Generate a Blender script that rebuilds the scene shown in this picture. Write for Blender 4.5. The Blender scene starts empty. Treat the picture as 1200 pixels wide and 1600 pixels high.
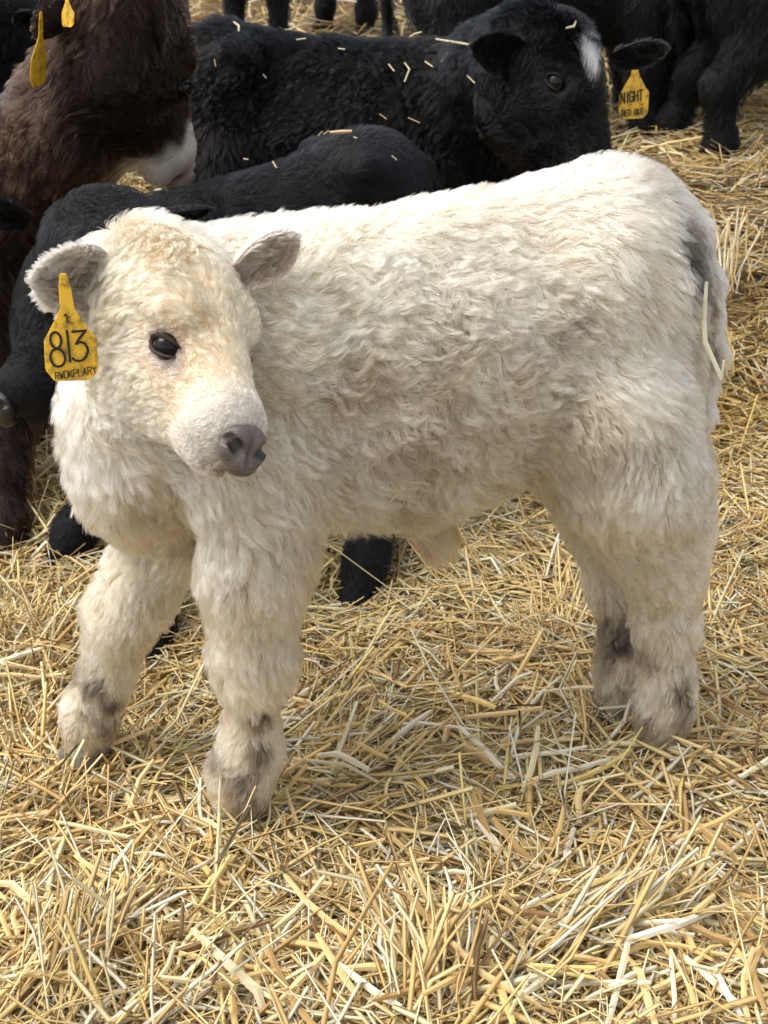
import bpy, math, random
import numpy as np
from mathutils import kdtree

R = math.radians
SC = bpy.context.scene
COL = SC.collection
rng = np.random.default_rng(7)
random.seed(7)

# ------------------------------------------------------------------ camera, sky, sun, exposure
CAM_H, PITCH, FPX = 1.30, R(26.0), 2000.0
cam_d = bpy.data.cameras.new('camera')
cam_d.sensor_fit = 'VERTICAL'; cam_d.sensor_height = 36.0; cam_d.lens = 36.0 * FPX / 1600.0
cam_d.clip_start = 0.05; cam_d.clip_end = 500
cam_d.dof.use_dof = True; cam_d.dof.focus_distance = 1.72; cam_d.dof.aperture_fstop = 11
cam = bpy.data.objects.new('camera', cam_d); COL.objects.link(cam)
cam.location = (0, 0, CAM_H); cam.rotation_euler = (math.pi / 2 - PITCH, 0, 0)
SC.camera = cam

SUN_EL, SUN_AZ = R(60), R(262)      # azimuth clockwise from +Y
world = bpy.data.worlds.new('World'); SC.world = world; world.use_nodes = True
nt = world.node_tree; nt.nodes.clear()
sky = nt.nodes.new('ShaderNodeTexSky'); sky.sky_type = 'NISHITA'; sky.sun_disc = False
sky.sun_elevation = SUN_EL; sky.sun_rotation = SUN_AZ; sky.air_density = 1.0; sky.dust_density = 3.0
hsv = nt.nodes.new('ShaderNodeHueSaturation'); hsv.inputs['Saturation'].default_value = 0.35
bg = nt.nodes.new('ShaderNodeBackground'); bg.inputs['Strength'].default_value = 0.15
wo = nt.nodes.new('ShaderNodeOutputWorld')
nt.links.new(sky.outputs[0], hsv.inputs['Color']); nt.links.new(hsv.outputs[0], bg.inputs[0]); nt.links.new(bg.outputs[0], wo.inputs[0])

sun_d = bpy.data.lights.new('sun', 'SUN'); sun_d.energy = 1.25; sun_d.angle = R(40); sun_d.color = (1.0, 0.945, 0.86)
sun = bpy.data.objects.new('sun', sun_d); COL.objects.link(sun)
sun.rotation_euler = (math.pi / 2 - SUN_EL, 0, math.pi - SUN_AZ)

SC.view_settings.view_transform = 'Standard'
try: SC.view_settings.look = 'None'
except Exception: pass
SC.view_settings.gamma = 1.0; SC.view_settings.use_curve_mapping = False
SC.view_settings.exposure = 1.03
SC.render.engine = 'CYCLES'
SC.cycles.use_denoising = True
SC.cycles.max_bounces = 12; SC.cycles.transmission_bounces = 10; SC.cycles.diffuse_bounces = 4; SC.cycles.glossy_bounces = 4
SC.cycles_curves.shape = 'RIBBONS'; SC.cycles_curves.subdivisions = 2

# ------------------------------------------------------------------ maths helpers
A = lambda *v: np.array(v, dtype=np.float64)
def unit(v):
    v = np.asarray(v, dtype=np.float64)
    return v / np.maximum(np.linalg.norm(v, axis=-1, keepdims=True), 1e-9)
def smooth(a, b, x):
    t = np.clip((x - a) / (b - a), 0, 1); return t * t * (3 - 2 * t)
_CP, _SP = math.cos(PITCH), math.sin(PITCH)
def W(px, py, Y):
    """the place in the world seen at photo pixel (px, py) whose distance along the ground is Y"""
    x = (px - 600) / FPX; y = (800 - py) / FPX
    d = A(x, _CP + y * _SP, -_SP + y * _CP)
    return A(0, 0, CAM_H) + d * (Y / d[1])
def project(P):
    P = np.asarray(P); r = P - A(0, 0, CAM_H)
    dep = r[..., 1] * _CP - r[..., 2] * _SP
    up = r[..., 1] * _SP + r[..., 2] * _CP
    return 600 + FPX * r[..., 0] / dep, 800 - FPX * up / dep, dep
def _hash(ix, iy, iz, seed):
    h = (ix.astype(np.int64) * 374761393 + iy.astype(np.int64) * 668265263 + iz.astype(np.int64) * 2147483647 + seed * 974634787) & 0xFFFFFFFF
    h = ((h ^ (h >> 13)) * 1274126177) & 0xFFFFFFFF
    h = ((h ^ (h >> 16)) * 2246822519) & 0xFFFFFFFF
    h = h ^ (h >> 15)
    return (h & 0xFFFFFF) / float(0xFFFFFF) * 2 - 1
def noise(P, f, seed=0):
    Q = np.asarray(P, dtype=np.float64) * f + 57.3
    i = np.floor(Q); u = Q - i; u = u * u * (3 - 2 * u); i = i.astype(np.int64)
    out = 0
    for dx in (0, 1):
        wx = u[..., 0] if dx else 1 - u[..., 0]
        for dy in (0, 1):
            wy = u[..., 1] if dy else 1 - u[..., 1]
            for dz in (0, 1):
                wz = u[..., 2] if dz else 1 - u[..., 2]
                out = out + wx * wy * wz * _hash(i[..., 0] + dx, i[..., 1] + dy, i[..., 2] + dz, seed)
    return out
def noise2(x, y, f, seed=0):
    return noise(np.stack([x, y, np.zeros_like(x)], -1), f, seed)

# ------------------------------------------------------------------ materials
def mat(name):
    m = bpy.data.materials.new(name); m.use_nodes = True
    n = m.node_tree; b = n.nodes['Principled BSDF']; return m, n, b
def hair_mat(name, rough=0.35, spec_coat=0.0, ior=1.55):
    m = bpy.data.materials.new(name); m.use_nodes = True; n = m.node_tree; n.nodes.clear()
    at = n.nodes.new('ShaderNodeAttribute'); at.attribute_name = 'col'
    h = n.nodes.new('ShaderNodeBsdfHairPrincipled'); h.model = 'CHIANG'; h.parametrization = 'COLOR'
    h.inputs['Roughness'].default_value = rough; h.inputs['Radial Roughness'].default_value = 0.6
    h.inputs['Coat'].default_value = spec_coat
    h.inputs['IOR'].default_value = ior
    h.inputs['Random Roughness'].default_value = 0.2
    o = n.nodes.new('ShaderNodeOutputMaterial')
    n.links.new(at.outputs['Color'], h.inputs['Color']); n.links.new(h.outputs[0], o.inputs[0])
    return m
def attr_mat(name, rough=0.8, spec=0.3, bump=0.0, bscale=60, trans=0.0):
    m, n, b = mat(name)
    at = n.nodes.new('ShaderNodeAttribute'); at.attribute_name = 'col'
    n.links.new(at.outputs['Color'], b.inputs['Base Color'])
    b.inputs['Roughness'].default_value = rough; b.inputs['Specular IOR Level'].default_value = spec
    if bump:
        tx = n.nodes.new('ShaderNodeTexNoise'); tx.inputs['Scale'].default_value = bscale; tx.inputs['Detail'].default_value = 4
        tc = n.nodes.new('ShaderNodeTexCoord'); bp = n.nodes.new('ShaderNodeBump'); bp.inputs['Strength'].default_value = bump
        bp.inputs['Distance'].default_value = 0.004
        n.links.new(tc.outputs['Object'], tx.inputs['Vector']); n.links.new(tx.outputs[0], bp.inputs['Height']); n.links.new(bp.outputs[0], b.inputs['Normal'])
    if trans:
        tr = n.nodes.new('ShaderNodeBsdfTranslucent'); mx = n.nodes.new('ShaderNodeMixShader'); mx.inputs[0].default_value = trans
        n.links.new(at.outputs['Color'], tr.inputs['Color'])
        n.links.new(b.outputs[0], mx.inputs[1]); n.links.new(tr.outputs[0], mx.inputs[2]); n.links.new(mx.outputs[0], n.nodes['Material Output'].inputs[0])
    return m
M_FUR = hair_mat('white_calf_fur', 0.45)
M_DARKFUR = hair_mat('dark_calf_fur', 0.35, ior=1.2)
M_SKIN = attr_mat('skin', 0.75, 0.2)
M_STRAW = attr_mat('straw', 0.5, 0.35, trans=0.22)
M_NOSE = attr_mat('wet_nose', 0.36, 0.5, bump=0.5, bscale=420)
M_HOOF = attr_mat('hoof_horn', 0.6, 0.3, bump=0.3)

def plain(name, c, rough=0.5, spec=0.5, coat=0.0):
    m, n, b = mat(name); b.inputs['Base Color'].default_value = (*c, 1); b.inputs['Roughness'].default_value = rough
    b.inputs['Specular IOR Level'].default_value = spec; b.inputs['Coat Weight'].default_value = coat; b.inputs['Coat Roughness'].default_value = 0.03
    return m
M_EYE = plain('eye_dark', (0.005, 0.004, 0.004), 0.08, 0.25, 0.0)
M_IRIS = plain('eye_iris', (0.010, 0.008, 0.007), 0.10, 0.22, 0.0)
M_INK = plain('black_marker', (0.018, 0.014, 0.010), 0.6, 0.3)
M_LASH = plain('lash', (0.05, 0.035, 0.025), 0.5, 0.3)
def tag_mat():
    m, n, b = mat('yellow_tag_plastic')
    tc = n.nodes.new('ShaderNodeTexCoord'); tx = n.nodes.new('ShaderNodeTexNoise'); tx.inputs['Scale'].default_value = 70; tx.inputs['Detail'].default_value = 6
    tx.inputs['Roughness'].default_value = 0.7
    cr = n.nodes.new('ShaderNodeValToRGB'); e = cr.color_ramp.elements
    e[0].position = 0.34; e[0].color = (0.20, 0.12, 0.02, 1); e[1].position = 0.53; e[1].color = (0.72, 0.42, 0.025, 1)
    n.links.new(tc.outputs['Object'], tx.inputs['Vector']); n.links.new(tx.outputs[0], cr.inputs[0]); n.links.new(cr.outputs[0], b.inputs['Base Color'])
    b.inputs['Roughness'].default_value = 0.42
    return m
M_TAG = tag_mat()

# ------------------------------------------------------------------ object helpers
def link(o, parent=None):
    COL.objects.link(o)
    if parent is not None: o.parent = parent
    return o
def thing(name, label, cat, loc=(0, 0, 0), group=None):
    o = bpy.data.objects.new(name, None); o.empty_display_size = 0.1; o.location = loc; COL.objects.link(o)
    o['label'] = label; o['category'] = cat
    if group: o['group'] = group
    return o
def mesh_obj(name, V, F, m, parent=None, col=None, smooth_=True):
    """V world coordinates, F an int array (n,3|4) or a list; the parent's own place is taken off"""
    V = np.asarray(V, dtype=np.float64)
    if parent is not None:
        p = parent; off = np.zeros(3)
        while p is not None: off = off + np.array(p.location); p = p.parent
        V = V - off
    me = bpy.data.meshes.new(name)
    if isinstance(F, np.ndarray):
        n, k = F.shape
        me.vertices.add(len(V)); me.vertices.foreach_set('co', V.astype(np.float32).ravel())
        me.loops.add(n * k); me.loops.foreach_set('vertex_index', F.astype(np.int32).ravel())
        me.polygons.add(n); me.polygons.foreach_set('loop_start', np.arange(0, n * k, k, dtype=np.int32))
        me.update(calc_edges=True)
    else:
        me.from_pydata([tuple(v) for v in V], [], F); me.update()
    if smooth_: me.polygons.foreach_set('use_smooth', np.ones(len(me.polygons), dtype=bool))
    if col is not None:
        a = me.attributes.new('col', 'FLOAT_COLOR', 'POINT')
        c = np.ones((len(V), 4), dtype=np.float32); c[:, :3] = col; a.data.foreach_set('color', c.ravel())
    me.materials.append(m)
    return link(bpy.data.objects.new(name, me), parent)
def tris_of(F):
    return F if F.shape[1] == 3 else np.concatenate([F[:, [0, 1, 2]], F[:, [0, 2, 3]]])
def vnormals(V, F):
    T = tris_of(F); fn = np.cross(V[T[:, 1]] - V[T[:, 0]], V[T[:, 2]] - V[T[:, 0]])
    N = np.zeros_like(V)
    for k in range(3): np.add.at(N, T[:, k], fn)
    return unit(N)

# ------------------------------------------------------------------ implicit bodies
def rc(a, b, ra, rb, flow=None, L=0.03, k=None, curl=0.0, tag='trunk'):
    a, b = np.asarray(a, float), np.asarray(b, float)
    return dict(t='rc', a=a, b=b, ra=ra, rb=rb, flow=flow if flow is not None else b - a, L=L, k=k, curl=curl, tag=tag)
def el(c, r, M=None, flow=(0, 0, -1), L=0.03, k=None, curl=0.0, tag='trunk', neg=False):
    return dict(t='el', c=np.asarray(c, float), r=np.asarray(r, float), M=np.eye(3) if M is None else np.asarray(M, float), flow=flow, L=L, k=k, curl=curl, tag=tag, neg=neg)
def sdf(p, P):
    if p['t'] == 'rc':
        ba = p['b'] - p['a']; pa = P - p['a']
        h = np.clip(pa @ ba / max(ba @ ba, 1e-9), 0, 1)
        return np.linalg.norm(pa - h[..., None] * ba, axis=-1) - (p['ra'] + (p['rb'] - p['ra']) * h)
    q = (P - p['c']) @ p['M']
    k0 = np.linalg.norm(q / p['r'], axis=-1); k1 = np.linalg.norm(q / p['r'] ** 2, axis=-1)
    return k0 * (k0 - 1) / np.maximum(k1, 1e-6)
def bbox(p):
    if p['t'] == 'rc':
        m = max(p['ra'], p['rb']); return np.minimum(p['a'], p['b']) - m, np.maximum(p['a'], p['b']) + m
    e = np.sqrt(((p['M'] * p['r']) ** 2).sum(1)); return p['c'] - e, p['c'] + e
def surface_nets(prims, h, kdef):
    lo = np.min([bbox(p)[0] for p in prims], 0) - 3 * h; hi = np.max([bbox(p)[1] for p in prims], 0) + 3 * h
    n = np.ceil((hi - lo) / h).astype(int) + 1
    D = np.full(n, 1.0, dtype=np.float32)
    for p in prims:
        k = p['k'] or kdef
        b0, b1 = bbox(p); m = k + 3 * h
        i0 = np.clip(((b0 - m - lo) / h).astype(int), 0, n); i1 = np.clip(np.ceil((b1 + m - lo) / h).astype(int) + 1, 0, n)
        g = np.stack(np.meshgrid(*[lo[a] + h * np.arange(i0[a], i1[a]) for a in range(3)], indexing='ij'), -1)
        d = sdf(p, g).astype(np.float32)
        s = D[i0[0]:i1[0], i0[1]:i1[1], i0[2]:i1[2]]
        if p.get('neg'):
            hh = np.maximum(k - np.abs(-d - s), 0) / k; s[...] = np.maximum(s, -d) + hh * hh * k * 0.25
        else:
            hh = np.maximum(k - np.abs(d - s), 0) / k; s[...] = np.minimum(s, d) - hh * hh * k * 0.25
    ins = D < 0
    cor = [(i, j, k) for i in (0, 1) for j in (0, 1) for k in (0, 1)]
    cnt = sum(ins[i:n[0] - 1 + i, j:n[1] - 1 + j, k:n[2] - 1 + k].astype(np.int8) for i, j, k in cor)
    mix = (cnt > 0) & (cnt < 8); ijk = np.argwhere(mix)
    vals = np.stack([D[ijk[:, 0] + i, ijk[:, 1] + j, ijk[:, 2] + k] for i, j, k in cor], 1)
    acc = np.zeros((len(ijk), 3)); c = np.zeros(len(ijk)); co = np.array(cor, float)
    for a in range(8):
        for b in range(a + 1, 8):
            if np.abs(co[a] - co[b]).sum() != 1: continue
            va, vb = vals[:, a], vals[:, b]; m = (va < 0) != (vb < 0)
            t = np.where(m, va / np.where(m, va - vb, 1), 0)
            acc += np.where(m[:, None], co[a] + t[:, None] * (co[b] - co[a]), 0); c += m
    V = lo + h * (ijk + acc / c[:, None])
    idx = np.full(mix.shape, -1, dtype=np.int64); idx[mix] = np.arange(len(ijk))
    quads = []
    for ax in range(3):
        u, w = (ax + 1) % 3, (ax + 2) % 3
        sl0 = [slice(None)] * 3; sl1 = [slice(None)] * 3; sl0[ax] = slice(0, -1); sl1[ax] = slice(1, None)
        e = np.argwhere(ins[tuple(sl0)] != ins[tuple(sl1)])
        e = e[(e[:, u] > 0) & (e[:, w] > 0) & (e[:, u] < n[u] - 1) & (e[:, w] < n[w] - 1)]
        def at(du, dw):
            q = e.copy(); q[:, u] -= du; q[:, w] -= dw; return idx[q[:, 0], q[:, 1], q[:, 2]]
        q = np.stack([at(1, 1), at(0, 1), at(0, 0), at(1, 0)], 1)
        fl = ~ins[e[:, 0], e[:, 1], e[:, 2]]
        q[fl] = q[fl][:, ::-1]; quads.append(q)
    return V, np.concatenate(quads)
def blend_attrs(prims, V, soft=0.018):
    ws, fl, L, cu = 0, 0, 0, 0; tags = {}
    for p in prims:
        if p.get('neg'): continue
        w = np.exp(-np.clip(sdf(p, V) / soft, -1.5, 30))
        f = p['flow'](V) if callable(p['flow']) else np.broadcast_to(unit(p['flow']), V.shape)
        l = p['L'](V) if callable(p['L']) else p['L']
        ws = ws + w; fl = fl + w[:, None] * f; L = L + w * l; cu = cu + w * p['curl']
        tags[p['tag']] = tags.get(p['tag'], 0) + w
    return unit(fl), L / ws, cu / ws, {k: v / ws for k, v in tags.items()}

# ------------------------------------------------------------------ fur
def nearest(P, idx):
    kd = kdtree.KDTree(len(idx))
    for i, j in enumerate(idx): kd.insert(P[j], i)
    kd.balance(); f = kd.find
    return np.array([f(p)[1] for p in P.tolist()], dtype=np.int64)
def fur(name, parent, V, F, N, flow, L, curl, col, n, K=6, radius=0.0003, dens=None, mat_=None, clump=(900, 9000), amt=(0.3, 0.7),
        lift=(62, 14), turn=(0.45, 0.35), seed=1, len_var=0.25, gravity=0.12, cjit=0.08):
    r = np.random.default_rng(seed)
    T = tris_of(F)
    ar = 0.5 * np.linalg.norm(np.cross(V[T[:, 1]] - V[T[:, 0]], V[T[:, 2]] - V[T[:, 0]]), axis=1)
    if dens is not None: ar = ar * dens[T].mean(1)
    ti = T[r.choice(len(T), n, p=ar / ar.sum())]
    u = np.sqrt(r.random(n)); v = r.random(n); w = np.stack([1 - u, u * (1 - v), u * v], 1)
    g = lambda a: (a[ti] * (w[..., None] if a.ndim == 2 else w)).sum(1)
    P, nn, ff, ll, cc, hc = g(V), unit(g(N)), g(flow), g(L), g(curl), g(col)
    t = unit(ff - nn * (nn * ff).sum(1, keepdims=True)); b = np.cross(nn, t)
    th = turn[0] * noise(P, 7, seed) + turn[1] * noise(P, 21, seed + 1) * (0.6 + 1.6 * np.minimum(cc, 1)) + r.normal(0, 0.13, n)
    t, b = np.cos(th)[:, None] * t + np.sin(th)[:, None] * b, np.cos(th)[:, None] * b - np.sin(th)[:, None] * t
    ll = ll * (1 + len_var * r.normal(0, 1, n).clip(-1.8, 1.8) * 0.6) * (1 + 0.34 * noise(P, 13, seed + 3))
    lf = (1 + 0.60 * noise(P, 16, seed + 5) + r.normal(0, 0.12, n)).clip(0.2, 2)
    s = np.linspace(0, 1, K)
    al = np.radians(lift[0] + (lift[1] - lift[0]) * s[None] ** 0.7) * lf[:, None]
    d = np.cos(al)[..., None] * t[:, None] + np.sin(al)[..., None] * nn[:, None]
    d[..., 2] -= gravity * s[None]
    X = np.zeros((n, K, 3)); X[:, 1:] = np.cumsum((d[:, 1:] + d[:, :-1]) * 0.5, 1) * (ll / (K - 1))[:, None, None]
    X += P[:, None]
    cf = np.ones(n)
    for li, (m, a) in enumerate(zip(clump, amt)):
        ci = r.choice(n, min(m, n), replace=False); q = nearest(P, ci)
        ca = (a * r.uniform(0.55, 1.25, len(ci)))[q].clip(0, 0.95)
        if li == min(1, len(clump) - 1):
            ph = r.uniform(0, 6.28, len(ci))[q]; fq = r.uniform(0.7, 1.3, len(ci))[q]
            amp = cc * ll * 0.30
            X += amp[:, None, None] * s[None, :, None] * (np.sin(ph[:, None] + 6.28 * fq[:, None] * s)[..., None] * b[:, None] + 0.7 * np.cos(ph[:, None] + 6.28 * fq[:, None] * s)[..., None] * nn[:, None])
        C = X[ci][q]
        X += (C - X) * (ca[:, None] * s[None] ** 1.2)[..., None]
        cf *= r.normal(1, cjit, len(ci))[q]
    hc = np.clip(hc * (cf * r.normal(1, 0.06, n))[:, None], 0.002, 0.97)
    off = np.zeros(3); p = parent
    while p is not None: off = off + np.array(p.location); p = p.parent
    cu = bpy.data.hair_curves.new(name); cu.add_curves([K] * n)
    cu.attributes['position'].data.foreach_set('vector', (X - off).astype(np.float32).ravel())
    ra = cu.attributes.get('radius') or cu.attributes.new('radius', 'FLOAT', 'POINT')
    rad = (radius * (1 - 0.8 * s ** 1.5))[None] * r.uniform(0.7, 1.3, n)[:, None]
    ra.data.foreach_set('value', rad.astype(np.float32).ravel())
    ca = cu.attributes.new('col', 'FLOAT_COLOR', 'CURVE'); c4 = np.ones((n, 4), np.float32); c4[:, :3] = hc
    ca.data.foreach_set('color', c4.ravel())
    cu.materials.append(mat_ or M_FUR)
    return link(bpy.data.objects.new(name, cu), parent)
def facing_density(V, N, back=0.35):
    vd = unit(A(0, 0, CAM_H) - V); return back + (1 - back) * smooth(-0.35, 0.1, (vd * N).sum(1))

# ------------------------------------------------------------------ ground and straw bedding
def ground_z(x, y):
    x = np.asarray(x, float); y = np.asarray(y, float)
    yy = np.minimum(y, 16) - 2.5
    z = 0.155 * 0.5 * (yy + np.sqrt(yy * yy + 0.16)) - 0.02
    z = z + 0.26 * smooth(0.45, 1.0, x) * smooth(2.7, 4.2, y)
    z = z + 0.035 * noise2(x, y, 1.7, 3) + 0.020 * noise2(x, y, 4.5, 4) + 0.008 * noise2(x, y, 11, 5)
    z = z + 0.05 * smooth(1.55, 1.25, y) * (0.5 + 0.5 * noise2(x, y, 3, 8))
    return z - 0.045
gx = np.concatenate([np.linspace(-60, -3, 20)[:-1], np.linspace(-3, 3.5, 160), np.linspace(3.5, 60, 20)[1:]])
gy = np.concatenate([np.linspace(-20, 0.6, 8)[:-1], np.linspace(0.6, 9, 200), np.linspace(9, 90, 25)[1:]])
GX, GY = np.meshgrid(gx, gy, indexing='ij')
GZ = ground_z(GX, GY) - 0.012
gi = np.arange(GX.size).reshape(GX.shape)
gF = np.stack([gi[:-1, :-1], gi[1:, :-1], gi[1:, 1:], gi[:-1, 1:]], -1).reshape(-1, 4)
def ground_mat():
    m, n, b = mat('trodden_straw_ground')
    tc = n.nodes.new('ShaderNodeTexCoord')
    t1 = n.nodes.new('ShaderNodeTexNoise'); t1.inputs['Scale'].default_value = 9; t1.inputs['Detail'].default_value = 8
    mp = n.nodes.new('ShaderNodeMapping'); mp.inputs['Scale'].default_value = (1, 6, 1); mp.inputs['Rotation'].default_value = (0, 0, 0.6)
    t2 = n.nodes.new('ShaderNodeTexNoise'); t2.inputs['Scale'].default_value = 60; t2.inputs['Detail'].default_value = 5
    cr = n.nodes.new('ShaderNodeValToRGB'); e = cr.color_ramp.elements
    e[0].position = 0.3; e[0].color = (0.055, 0.035, 0.018, 1); e[1].position = 0.75; e[1].color = (0.34, 0.23, 0.10, 1)
    mx = n.nodes.new('ShaderNodeMix'); mx.inputs[0].default_value = 0.55
    n.links.new(tc.outputs['Object'], t1.inputs['Vector']); n.links.new(tc.outputs['Object'], mp.inputs[0]); n.links.new(mp.outputs[0], t2.inputs['Vector'])
    n.links.new(t1.outputs[0], mx.inputs[2]); n.links.new(t2.outputs[0], mx.inputs[3]); n.links.new(mx.outputs[0], cr.inputs[0])
    n.links.new(cr.outputs[0], b.inputs['Base Color']); b.inputs['Roughness'].default_value = 0.95
    bp = n.nodes.new('ShaderNodeBump'); bp.inputs['Strength'].default_value = 0.8; bp.inputs['Distance'].default_value = 0.02
    n.links.new(t2.outputs[0], bp.inputs['Height']); n.links.new(bp.outputs[0], b.inputs['Normal'])
    return m
ground = mesh_obj('ground', np.stack([GX, GY, GZ], -1).reshape(-1, 3), gF, ground_mat())
ground['kind'] = 'structure'

STRAW_COLS = np.array([[.70, .54, .27], [.64, .47, .20], [.76, .63, .38], [.80, .71, .50], [.56, .39, .16], [.44, .29, .12], [.68, .53, .25],
                       [.72, .55, .22], [.86, .80, .64], [.22, .13, .055]])
STRAW_COLS = np.minimum(STRAW_COLS * [1.22, 1.21, 1.20], [.86, .79, .60])
STRAW_P = np.array([.16, .13, .16, .13, .11, .08, .10, .08, .03, .02]); STRAW_P /= STRAW_P.sum()
def straws(x, y, zoff, ang, tilt, L, wd, bend, r, segs=2, col=None, kink=0.38):
    """flattened hollow stalks: three-sided, in rings along a bent path; returns verts, quads, colours"""
    n = len(x); c = np.stack([x, y, ground_z(x, y) + zoff], -1)
    d = np.stack([np.cos(ang) * np.cos(tilt), np.sin(ang) * np.cos(tilt), np.sin(tilt)], -1)
    side = unit(np.stack([-np.sin(ang), np.cos(ang), np.zeros(n)], -1)); up = np.cross(d, side)
    roll = r.uniform(-0.9, 0.9, n); sd = np.cos(roll)[:, None] * side + np.sin(roll)[:, None] * up; nr = np.cross(d, sd)
    t = np.linspace(-0.5, 0.5, segs + 1)
    bv = (side * r.normal(0, 1, n)[:, None] + up * r.normal(-0.35, 0.6, n)[:, None]) * bend[:, None]
    kk = r.random(n) < kink; kp = r.uniform(-0.2, 0.2, n); kv = (side * r.normal(0, .8, n)[:, None] + up * r.normal(-.3, .5, n)[:, None]) * kk[:, None]
    path = c[:, None] + (L[:, None] * t)[..., None] * d[:, None] + (L[:, None] * (t ** 2 - .08))[..., None] * bv[:, None] * 2 + (L[:, None] * np.maximum(t[None] - kp[:, None], 0))[..., None] * kv[:, None]
    tw = r.normal(0, 0.5, n)[:, None] * t[None]
    sdt = np.cos(tw)[..., None] * sd[:, None] + np.sin(tw)[..., None] * nr[:, None]; nrt = np.cos(tw)[..., None] * nr[:, None] - np.sin(tw)[..., None] * sd[:, None]
    w2 = (wd * 0.5)[:, None, None] * np.where(np.abs(t) > 0.49, 0.75, 1.0)[None, :, None]
    V = np.stack([path - sdt * w2, path + sdt * w2, path + nrt * w2 * 0.38], 2)
    i = np.arange(n * (segs + 1) * 3).reshape(n, segs + 1, 3); q = []
    for a in range(3):
        b = (a + 1) % 3; q.append(np.stack([i[:, :-1, a], i[:, 1:, a], i[:, 1:, b], i[:, :-1, b]], -1).reshape(-1, 4))
    if col is None: col = STRAW_COLS[r.choice(len(STRAW_COLS), n, p=STRAW_P)]
    cv = np.broadcast_to(col[:, None, None, :], V.shape) * r.normal(1, .06, (n, segs + 1, 1, 1))
    return V.reshape(-1, 3), np.concatenate(q), np.clip(cv.reshape(-1, 3), 0.01, 0.9)
def bedding(n, seed, ymin, ymax, Lr, Wr, zr, xm=0.42, tl=0.16, segs=2):
    r = np.random.default_rng(seed)
    y = ymin + (ymax - ymin) * r.random(n) ** 1.0
    x = r.uniform(-1, 1, n) * (0.50 + xm * y)
    z = r.uniform(zr[0], zr[1], n); depth01 = (z - zr[0]) / (zr[1] - zr[0])
    base = 3.0 * noise2(x, y, 2.6, 11) + 1.5 * noise2(x, y, 7.0, 12)
    coh = smooth(-0.15, 0.55, noise2(x, y, 3.3, 15))
    ang = base + r.normal(0, 1, n) * (0.30 + 1.35 * (1 - coh))
    tuft = smooth(0.15, 0.6, noise2(x, y, 4.1, 17))
    tilt = r.normal(0, 1, n) * (tl + 0.30 * tuft) + 0.16 * tuft
    L = r.uniform(*Lr, n) ** 1.0 * r.choice([0.45, 0.8, 1.15], n, p=[.4, .4, .2]); wd = r.uniform(*Wr, n) * r.choice([.75, 1.0, 1.35], n)
    ci = r.choice(len(STRAW_COLS), n, p=STRAW_P); col = STRAW_COLS[ci].copy()
    dull = smooth(0.1, 0.6, noise2(x, y, 1.6, 21)) * 0.65 + 0.25 * smooth(2.6, 4.5, y)     # trodden, browner patches
    col = col * (1 - dull[:, None] * np.array([.38, .44, .50]) * 0.9)
    gold = smooth(0.0, 0.5, noise2(x, y, 2.2, 23)); col *= 1 + gold[:, None] * np.array([.03, -.02, -.22])
    return straws(x, y, z, ang, tilt, L, wd, r.uniform(0, .35, n), r, segs, col)
parts = [bedding(50000, 31, 0.95, 2.2, (.09, .32), (.0030, .0075), (-0.014, .034)),
         bedding(38000, 36, 0.95, 2.3, (.03, .14), (.0013, .0036), (-0.010, .042), tl=.22),
         bedding(36000, 32, 2.1, 3.4, (.10, .34), (.0032, .0078), (-0.014, .038)),
         bedding(18000, 37, 2.1, 3.6, (.04, .16), (.002, .0042), (-0.010, .046), tl=.25),
         bedding(22000, 33, 3.2, 5.6, (.10, .34), (.0045, .009), (-0.01, .05)),
         bedding(11000, 34, 5.4, 12.0, (.14, .34), (.008, .016), (-0.01, .06)),
         bedding(3600, 35, 0.95, 2.6, (.14, .36), (.004, .010), (.015, .045), tl=.12, segs=4)]
def sheaves(n, seed, x0, x1, y0, y1, per=(30, 80), spots=None):
    """handfuls of stalks that still lie together, some leaning up"""
    r = np.random.default_rng(seed); xs, ys, zs, an, ti, Ls, ws, cs = [], [], [], [], [], [], [], []
    spots = spots or [(r.uniform(x0, x1), r.uniform(y0, y1), r.uniform(0, 6.28), r.normal(.02, .10), r.integers(*per)) for _ in range(n)]
    for (x, y, a, tl, k) in spots:
        L = r.uniform(.10, .26); sp = L * .38; u, v = r.normal(0, sp, k), r.normal(0, .028, k)
        xs.append(x + u * math.cos(a) - v * math.sin(a)); ys.append(y + u * math.sin(a) + v * math.cos(a)); zs.append(r.uniform(-.005, .035, k) + max(tl, 0) * .12)
        an.append(a + r.normal(0, .30, k)); ti.append(tl + r.normal(0, .16, k)); Ls.append(L * r.uniform(.6, 1.3, k)); ws.append(r.uniform(.004, .0095, k))
        cs.append(STRAW_COLS[r.choice(len(STRAW_COLS), k, p=STRAW_P)] * r.uniform(.75, 1.1))
    f = np.concatenate
    return straws(f(xs), f(ys), f(zs), f(an), f(ti), f(Ls), f(ws), r.uniform(0, .3, len(f(xs))), r, 3, f(cs))
parts.append(sheaves(110, 51, -1.0, 1.2, 1.0, 2.4)); parts.append(sheaves(80, 52, -1.4, 1.9, 2.3, 4.2))
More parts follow.
